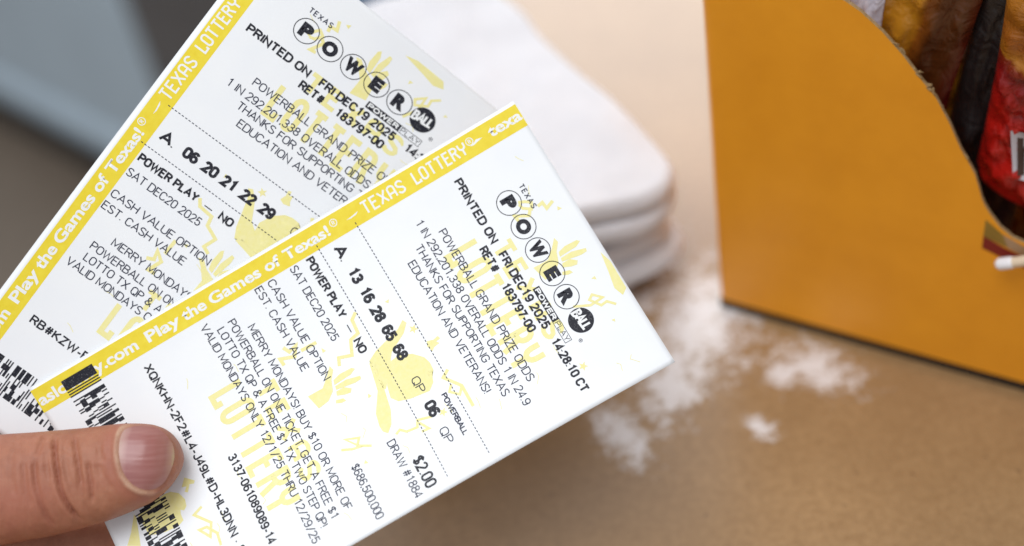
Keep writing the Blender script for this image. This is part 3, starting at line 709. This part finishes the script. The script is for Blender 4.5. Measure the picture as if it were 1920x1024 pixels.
front = make_ticket((-0.048362720183425405, 0.2696994346476196, 0.09099329305452829),
    [[0.9372905075426347, 0.32884109031322695, 0.11554238093440938], [0.22095238050910382, -0.8169492904524072, 0.5327043292264584], [0.2695673385589249, -0.4737693469936691, -0.8383770367987013]],
    (-1.4062, -9.2824, 1.6453, 3.3172, 2.2155), 'white lottery ticket in front with the numbers 13 16 28 65 68 printed on it', ('13', '16', '28', '65', '68'),
    [(10.35, 63.2, 2.55, .46, 'XQNKHN-2F2#L4-J49L#D-HL3DNN'), (64.4, 65.1, 2.55, .28, '-'), (66.4, 68.6, 2.55, .46, '%')], '06', (0, 0), 0.0, 0.87)
back = make_ticket((-0.07466678379819103, 0.3007189187915695, 0.11518726604609017),
    [[0.7403037891645405, 0.667665047844829, 0.0785727919488323], [0.45945897849564526, -0.5878072071524326, 0.665867955603241], [0.49076241382975727, -0.45684359588995194, -0.7419206036134314]],
    (7.4576, -8.4862, 1.0447, 5.4322, 0.2828), 'white lottery ticket behind with the numbers 06 20 21 22 29 printed on it', ('06', '20', '21', '22', '29'),
    [(10.35, 28.2, 2.55, .46, 'RB#KZW-F')], '06', (-2.8, -.3), -2.6, 1.55)

# ------------------------------------------------------------------ the hand (local frame: x right, y up, z out of the sheet, millimetres)
HM = Matrix.Translation((-0.1081404, 0.2596471, 0.0814552)) @ CAM_ROT.to_4x4()
def paper_front(x, y): return -4.09 + .147 * x - .209 * y
def paper_back(x, y): return -5.15 + .13 * x - .178 * y
def loft(bm, st, n=40, power=2.25):
    """st: (centre xyz, half a, half b, dir a, dir b)"""
    loops = []
    for cpt, a, b, da, db in st:
        lp = []
        for i in range(n):
            ph = 2 * math.pi * i / n; c, s = math.cos(ph), math.sin(ph); k = (abs(c) ** power + abs(s) ** power) ** (-1 / power)
            lp.append(bm.verts.new(Vector(cpt) + Vector(da) * (a * c * k) + Vector(db) * (b * s * k)))
        loops.append(lp)
    for A1, B1 in zip(loops, loops[1:]):
        for i in range(n): bm.faces.new((A1[i], A1[(i + 1) % n], B1[(i + 1) % n], B1[i]))
    bm.faces.new(list(reversed(loops[0]))); bm.faces.new(loops[-1])
def chain(bm, pts, n=28):
    """limb through points (x,y,z,radius a, radius b) resampled smoothly with rounded end"""
    P = [Vector(p[:3]) for p in pts]; R = [(p[3], p[4]) for p in pts]
    S = []
    m = len(P)
    for i in range(m - 1):
        p0, p1, p2, p3 = P[max(i - 1, 0)], P[i], P[i + 1], P[min(i + 2, m - 1)]
        for k in range(6):
            t = k / 6; tt, t3 = t * t, t * t * t
            q = .5 * ((2 * p1) + (p2 - p0) * t + (2 * p0 - 5 * p1 + 4 * p2 - p3) * tt + (3 * p1 - p0 - 3 * p2 + p3) * t3)
            sm = t * t * (3 - 2 * t); S.append((q, R[i][0] * (1 - sm) + R[i + 1][0] * sm, R[i][1] * (1 - sm) + R[i + 1][1] * sm))
    S.append((P[-1], *R[-1]))
    d = (P[-1] - P[-2]).normalized(); r0, r1 = R[-1]
    for k in range(1, 8):
        a = math.radians(k * 12.6); S.append((P[-1] + d * r0 * math.sin(a), r0 * math.cos(a), r1 * math.cos(a)))
    st = []
    for i, (q, a, b) in enumerate(S):
        dd = (S[min(i + 1, len(S) - 1)][0] - S[max(i - 1, 0)][0]).normalized()
        da = Vector((0, 1, 0)) if abs(dd.y) < .92 else Vector((1, 0, 0)); db = dd.cross(da).normalized(); da = db.cross(dd).normalized()
        st.append((q, a, b, da, db))
    loft(bm, st, n, 2.1)
hb = bmesh.new()
# thumb: x stations with top and bottom outline and half depth
TS = [(-80, -2, -44, 14, -2), (-66, 3, -36, 13, 1), (-52, 6.5, -27, 12.2, 3), (-43, 8.2, -22.8, 11.4, 3.8), (-34, 9.6, -19.4, 10.9, 4.4), (-26, 10.1, -17.9, 10.6, 4.6), (-20, 10.6, -16.8, 10.3, 4.6), (-13, 11.2, -15.1, 9.8, 4.5), (-6, 12.1, -13.0, 9.4, 4.7), (-2, 12.5, -11.5, 9.2, 4.8), (2.3, 12.5, -9.7, 8.9, 4.9), (5.5, 12.2, -8.2, 8.5, 4.9), (8.2, 11.3, -6.2, 7.7, 4.7), (10.3, 9.8, -4.0, 6.5, 4.2), (11.9, 7.6, -1.6, 4.8, 3.6), (12.9, 5.2, .6, 2.8, 3.0), (13.3, 3.6, 2.2, .9, 2.8)]
st = []
for x, tp, bt, b, zc in TS:
    tilt = math.radians(-9)
    da = Vector((0, math.cos(tilt), math.sin(tilt) * 1.0)); db = Vector((0, -math.sin(tilt), math.cos(tilt)))
    st.append((Vector((x, (tp + bt) / 2, zc)), (tp - bt) / 2, b, da, db))
loft(hb, st, 48, 2.35)
# index finger under the tickets, then middle, ring and little finger curled below it
chain(hb, [(-112, -40, -16, 12, 11), (-80, -30, -19, 10.5, 10.5), (-50, -24.5, -20, 9.2, 9.4), (-28, -22.5, -19.5, 8.8, 8.6), (-8, -20.5, -18, 8.2, 8.0), (6, -18, -16.4, 7.2, 6.8)])
chain(hb, [(-114, -58, -16, 12, 11), (-78, -52, -24, 10.5, 10.5), (-46, -46, -27, 9.3, 9.3), (-24, -43.5, -21, 8.8, 8.6), (-14, -42, -12, 8.0, 7.6)])
chain(hb, [(-116, -74, -14, 11.5, 11), (-84, -71, -23, 10, 10), (-56, -66, -27, 9, 9), (-38, -62, -21, 8.4, 8.2), (-30, -60, -12, 7.6, 7.2)])
chain(hb, [(-120, -89, -10, 10.5, 10), (-94, -88, -18, 8.8, 8.8), (-72, -84, -21, 7.8, 7.8), (-58, -80, -16, 7.2, 7.0), (-52, -78, -9, 6.6, 6.4)])
# palm, thumb root and wrist
chain(hb, [(-225, -96, 0, 22, 17), (-190, -84, -4, 28, 18), (-160, -70, -9, 38, 17), (-130, -62, -12, 40, 15), (-112, -62, -14, 36, 12)])
chain(hb, [(-170, -62, 2, 24, 17), (-135, -42, 2, 22, 17), (-100, -28, -1, 20, 15.5), (-78, -22, -1, 19, 13.5), (-60, -14, 2, 15, 12)])
chain(hb, [(-330, -150, 12, 36, 30), (-280, -124, 8, 30, 25), (-240, -104, 3, 24, 20), (-205, -92, -1, 24, 18)])
for v in hb.verts: v.co *= MM
hme = bm_mesh('hand_raw', hb)
tmp = bpy.data.objects.new('tmp', hme); COL.objects.link(tmp)
rm = tmp.modifiers.new('r', 'REMESH'); rm.mode = 'VOXEL'; rm.voxel_size = 0.00055; rm.adaptivity = 0
sm = tmp.modifiers.new('s', 'SMOOTH'); sm.factor = 0.5; sm.iterations = 10
dg = bpy.context.evaluated_depsgraph_get(); hand_me = bpy.data.meshes.new_from_object(tmp.evaluated_get(dg))
bpy.data.objects.remove(tmp)
N = len(hand_me.vertices); co = np.empty(N * 3); hand_me.vertices.foreach_get('co', co); co = co.reshape(-1, 3) * 1000
no = np.empty(N * 3); hand_me.vertices.foreach_get('normal', no); no = no.reshape(-1, 3)
X, Y, Zc = co[:, 0], co[:, 1], co[:, 2]
def polydist(pts):
    best = np.full(N, 1e9); side = np.zeros(N); along = np.zeros(N)
    L = 0; pts = [np.array(p, float) for p in pts]; tot = sum(np.linalg.norm(b - a) for a, b in zip(pts, pts[1:]))
    for a, b in zip(pts, pts[1:]):
        d = b - a; l = np.linalg.norm(d); t_ = np.clip(((X - a[0]) * d[0] + (Y - a[1]) * d[1]) / l ** 2, 0, 1)
        dx = X - a[0] - t_ * d[0]; dy = Y - a[1] - t_ * d[1]; dist = np.hypot(dx, dy); m = dist < best
        best = np.where(m, dist, best); side = np.where(m, np.sign(dx * d[1] - dy * d[0]), side); along = np.where(m, (L + t_ * l) / tot, along); L += l
    return best, side, along
top = np.clip(no[:, 2] * 2.0, 0, 1) * (X > -60) * (Y > -40)
top = top * np.where((Zc > paper_front(X, Y) + .6), 1, 0)
px2 = lambda p: ((p[0] - 960) * .1372 + 100, 52 - (p[1] - 512) * .1372)
disp = np.zeros(N)
# skin creases over the thumb joint: (points on the skin, depth, half width)
CR = [([(95, 817), (99, 832), (103, 845), (108, 866), (113, 884), (117, 905), (121, 920), (130, 938), (139, 956), (147, 970), (153, 984)], .62, .55),
      ([(133, 820), (140, 838), (147, 858), (151, 876), (155, 895), (158, 910)], .42, .6), ([(167, 862), (171, 885), (175, 904), (177, 925), (178, 942)], .34, .5),
      ([(67, 858), (71, 885), (77, 915), (84, 940), (93, 966), (106, 990)], .32, .6), ([(46, 862), (52, 890), (58, 920), (70, 950)], .16, .7), ([(75, 818), (72, 840), (70, 856)], .2, .6),
      ([(186, 868), (196, 888), (206, 905), (216, 918)], .16, .6), ([(186, 835), (189, 850), (196, 866)], .14, .6), ([(23, 840), (26, 880), (36, 930)], .12, .8), ([(120, 850), (128, 880), (135, 905)], .12, .5),
      ([(112, 842), (126, 846), (138, 852)], .10, .5), ([(152, 900), (160, 925), (166, 950), (170, 965)], .16, .5), ([(88, 842), (92, 870), (100, 900)], .12, .5)]
for pts, dep, wd in CR:
    d, sd, al = polydist([px2(p) for p in pts])
    fade = np.clip(al / .12, 0, 1) * np.clip((1 - al) / .15, 0, 1); fade = fade * fade * (3 - 2 * fade)
    disp -= fade * dep * 2.3 * np.exp(-(d / wd) ** 2)
    disp += fade * dep * .6 * np.exp(-((d - wd * 2.2) / (wd * 1.5)) ** 2)
# soft pads between the creases and a tendon ridge
disp += .35 * np.exp(-(((X + 16) / 5) ** 2 + ((Y + 4) / 7) ** 2)) + .3 * np.exp(-(((X + 27) / 4.5) ** 2 + ((Y - 1) / 7) ** 2))
# nail outline
NO = [px2(p) for p in [(222, 812), (222.5, 845), (231, 880), (246, 904), (267, 918), (285, 921), (302, 912), (314.6, 889), (321, 860.5), (315, 833), (297, 811), (273, 801), (247, 801), (229.5, 805)]]
NO = [np.array(p) for p in NO]
def smooth_closed(P, it=3):
    for _ in range(it):
        Q = []
        for a, b in zip(P, P[1:] + P[:1]): Q += [a * .75 + b * .25, a * .25 + b * .75]
        P = Q
    return P
NOS = smooth_closed(NO, 2); ncen = sum(NOS) / len(NOS)
dn, _, _ = polydist(NOS + NOS[:1])
# inside test by angle-radius
ang = np.arctan2(Y - ncen[1], X - ncen[0]); rad = np.hypot(X - ncen[0], Y - ncen[1])
oa = np.array([math.atan2(p[1] - ncen[1], p[0] - ncen[0]) for p in NOS]); orr = np.array([math.hypot(p[1] - ncen[1], p[0] - ncen[0]) for p in NOS])
so = np.argsort(oa); rout = np.interp(ang, np.concatenate([oa[so] - 2 * math.pi, oa[so], oa[so] + 2 * math.pi]), np.tile(orr[so], 3))
rel = rad / rout; sdn = np.where(rel < 1, -dn, dn)
fold = np.where((X < ncen[0] + 1) | (Y < ncen[1] - 4), 1.0, .45)
disp += fold * .48 * np.exp(-((sdn - .95) / .75) ** 2)
disp -= .30 * np.exp(-((sdn - .05) / .4) ** 2)
disp -= np.where(sdn < 0, .25 * np.clip(-sdn / .6, 0, 1), 0)
fine_ = np.zeros(N); tv = np.nonzero(top > 0)[0]
for i in tv:
    x, y, z = X[i], Y[i], Zc[i]
    fine_[i] = mnoise.noise(Vector((x * .55 + y * .06, y * .13, z * .13))) * .22 + mnoise.noise(Vector((x * 1.5 + y * .25, y * .35, z * .3 + 7))) * .11 + mnoise.noise(Vector((x * 1.3, y * 1.3, z + 3))) * .035
disp += fine_ * np.clip((sdn - .4) / 1.5, 0, 1) * np.clip(.35 + (2 - X) / 12, .35, 1)
co += no * (disp * top)[:, None]
X, Y, Zc = co[:, 0], co[:, 1], co[:, 2]
# the thumb pad flattens against the sheet; the finger flattens under it
near = (X > -26) & (Y > -27)
pf = paper_front(X, Y) + .12; pb_ = paper_back(X, Y) - .55
isth = (Zc > (paper_front(X, Y) + paper_back(X, Y)) / 2 - 2.2) & (Y > -19 - .3 * (X + 20))
Zc2 = np.where(near & isth, np.maximum(Zc, pf), np.where(near & ~isth, np.minimum(Zc, pb_), Zc)); co[:, 2] = Zc2
hand_me.vertices.foreach_set('co', (co / 1000).ravel()); hand_me.update()
# skin colouring: knuckle redness, dry pale cuticle, redder creases with shade painted in
at = hand_me.attributes.new('pigment_shade', 'FLOAT_COLOR', 'POINT')
cut = np.exp(-((sdn - .55) / .55) ** 2) * np.clip((ncen[0] + 3.0 - X) / 3, 0, 1)
cut = np.maximum(cut, np.exp(-((sdn - .6) / .6) ** 2) * np.clip((ncen[1] - 5 - Y) / 2, 0, 1) * np.clip((9 - X) / 3, 0, 1)) * top
redn = np.exp(-(((X + 24) / 9) ** 2 + ((Y + 5) / 11) ** 2)) * .6 + np.exp(-((sdn - 2.6) / 1.8) ** 2) * .7
cre = np.zeros(N)
for pts, dep, wd in CR[:6]:
    d, sd, al = polydist([px2(p) for p in pts]); cre = np.maximum(cre, np.clip(al / .12, 0, 1) * np.clip((1 - al) / .15, 0, 1) * dep * 1.2 * np.exp(-(d / .5) ** 2))
tint = np.stack([np.clip(cut, 0, 1), np.clip(redn, 0, 1), np.clip(cre * top, 0, 1), np.ones(N)], 1)
at.data.foreach_set('color', tint.astype(np.float32).ravel())

t = NT('skin'); oc = t.obj()
attr = t.n('ShaderNodeAttribute'); attr.attribute_name = 'pigment_shade'; sp = t.n('ShaderNodeSeparateColor'); t.l(attr.outputs['Color'], sp.inputs[0])
f1 = t.noise(130, 5, 0.65); f2 = t.noise(900, 3, 0.7); f3 = t.noise(2600, 2, 0.6)
c = t.ramp(f1, [(0.3, (0.305, 0.116, 0.064)), (0.5, (0.38, 0.153, 0.087)), (0.72, (0.455, 0.200, 0.118))])
c = t.mix(t.math('MULTIPLY', f2, 0.35), c, (0.28, 0.095, 0.052))
c = t.mix(t.math('MULTIPLY', sp.outputs[1], 0.40), c, (0.37, 0.105, 0.08))
c = t.mix(t.math('MULTIPLY', sp.outputs[2], 0.55), c, (0.27, 0.075, 0.05))
cu = t.math('MULTIPLY', sp.outputs[0], t.math('ADD', 0.25, t.ramp(f1, [(0.38, (0, 0, 0)), (0.66, (1, 1, 1))])))
c = t.mix(t.math('MULTIPLY', cu, 0.8), c, (0.66, 0.47, 0.33))
f4 = t.noise(55, 4, 0.6)
c = t.mix(t.ramp(f4, [(0.45, (0, 0, 0)), (0.7, (.5, .5, .5))]), c, (0.36, 0.11, 0.075))
t.color(c); t.set(Roughness=0.5, **{'Specular IOR Level': 0.4, 'Subsurface Weight': 0.08, 'Subsurface Scale': 0.0025})
t.b.inputs['Subsurface Radius'].default_value = (1.0, 0.35, 0.2)
mp = t.n('ShaderNodeMapping'); t.l(oc, mp.inputs[0]); mp.inputs['Scale'].default_value = (900, 260, 500); mp.inputs['Rotation'].default_value = (0, 0, .15)
lines = t.noise(1.0, 4, 0.6, mp.outputs[0], 0.5)
t.bump(t.math('ADD', t.math('MULTIPLY', lines, 1.0), t.math('MULTIPLY', f3, 0.6)), 0.6, 0.0003); SKIN = t.m
hand = link('hand', hand_me, SKIN)
hand.matrix_world = HM
tag(hand, 'bare hand pinching both lottery tickets with the thumb on top', 'hand')

# thumbnail laid into its groove
bv = BVHTree.FromPolygons([tuple(p) for p in co.tolist()], [tuple(p.vertices) for p in hand_me.polygons])
V = []; F = []; NR, NA = 22, len(NOS)
def hit(x, y):
    zs = []
    for a, b in ((0, 0), (.5, 0), (-.5, 0), (0, .5), (0, -.5)):
        h_ = bv.ray_cast(Vector((x + a, y + b, 60)), Vector((0, 0, -1)))
        if h_[0]: zs.append(h_[0].z)
    zs.sort(); return zs[len(zs) // 2]
# smooth dome through the skin heights just outside the outline
ring_z = [hit(*(ncen + (p - ncen) * 1.0)) for p in NOS]
P = []; Zs = []
for p in NOS:
    for k in (0.15, .4, .6, .8, .97):
        q = ncen + (p - ncen) * k; P.append((q[0], q[1])); Zs.append(hit(*q))
P = np.array(P) - ncen; Am = np.stack([np.ones(len(P)), P[:, 0], P[:, 1], P[:, 0] ** 2, P[:, 0] * P[:, 1], P[:, 1] ** 2, P[:, 1] ** 4 / 50, P[:, 0] ** 3 / 20], 1)
cf, *_ = np.linalg.lstsq(Am, np.array(Zs), rcond=None)
def dome(x, y): x, y = x - ncen[0], y - ncen[1]; return float(np.dot(cf, [1, x, y, x * x, x * y, y * y, y ** 4 / 50, x ** 3 / 20]))
for i in range(NR + 1):
    rr_ = i / NR
    for p in NOS:
        q = ncen + (p - ncen) * max(rr_, .001) * .985
        ridge = .020 * math.sin(q[1] * 5.1) + .014 * math.sin(q[1] * 11.7 + 1)
        z = .5 * (dome(*q) + hit(*q)); z = max(z, hit(*q)) + .32 - .24 * rr_ ** 8 + ridge * (1 - rr_ ** 4)
        V.append((q[0] * MM, q[1] * MM, z * MM))
for i in range(NR):
    for j in range(NA):
        a, b = i * NA + j, i * NA + (j + 1) % NA; F.append((a, b, b + NA, a + NA))
t = NT('nail'); oc = t.obj(); sx = t.n('ShaderNodeSeparateXYZ'); t.l(oc, sx.inputs[0])
mp = t.n('ShaderNodeMapping'); t.l(oc, mp.inputs[0]); mp.inputs['Scale'].default_value = (60, 1100, 60)
streak = t.noise(1.0, 3, 0.6, mp.outputs[0]); f1 = t.noise(260, 3)
xn = t.math('ADD', t.math('MULTIPLY', sx.outputs[0], 1000 / 13.8), (1.35) / 13.8)    # 0 at the cuticle, 1 at the free edge
xn = t.math('ADD', xn, t.math('MULTIPLY', t.math('SUBTRACT', f1, .5), .10))
c = t.ramp(xn, [(0.0, (.47, .32, .26)), (.08, (.43, .25, .22)), (.19, (.315, .125, .118)), (.62, (.315, .115, .098)), (.84, (.34, .135, .108)), (.93, (.44, .23, .16)), (.965, (.50, .37, .19)), (1.0, (.54, .42, .22))])
c = t.mix(t.ramp(streak, [(.45, (0, 0, 0)), (.75, (.5, .5, .5))]), c, (.45, .23, .21))
t.color(c); t.set(Roughness=0.33, **{'Specular IOR Level': 0.5}); t.bump(streak, 0.25, 0.0001)
link('thumbnail', mesh('nail', V, F), t.m, hand)

# ------------------------------------------------------------------ letter emblem on the large red bag
b5v = [c_ for c_ in b5.children if c_.name.startswith('pouch')][0]
bvp = BVHTree.FromPolygons([tuple(v.co) for v in b5v.data.vertices], [tuple(p.vertices) for p in b5v.data.polygons])
def emblem(weight, lift, mat, parent, name):
    Vv, Ff = bold_outline('m', weight); out = []
    ca, sa = math.cos(math.radians(13)), math.sin(math.radians(13))
    ok = []
    for x, y in Vv:
        x, y = (x - .08) * .027, y * .029
        X_, Z_ = -.0115 + x * ca - y * sa, -.0230 + x * sa + y * ca
        h_ = bvp.ray_cast(Vector((X_, -.05, Z_)), Vector((0, 1, 0)))
        ok.append(h_[0] is not None); out.append((X_, (h_[0].y if h_[0] else -.008) - lift, Z_))
    return link(name, mesh(name, out, [f for f in Ff if all(ok[i] for i in f)]), mat, parent)
emblem(.05, .0004, vary('white_emblem', (.55, .53, .58), .05, 200, .4), b5, 'emblem_outline')
emblem(-.012, .0008, vary('brown_emblem', (.05, .025, .018), .1, 200, .4), b5, 'emblem')
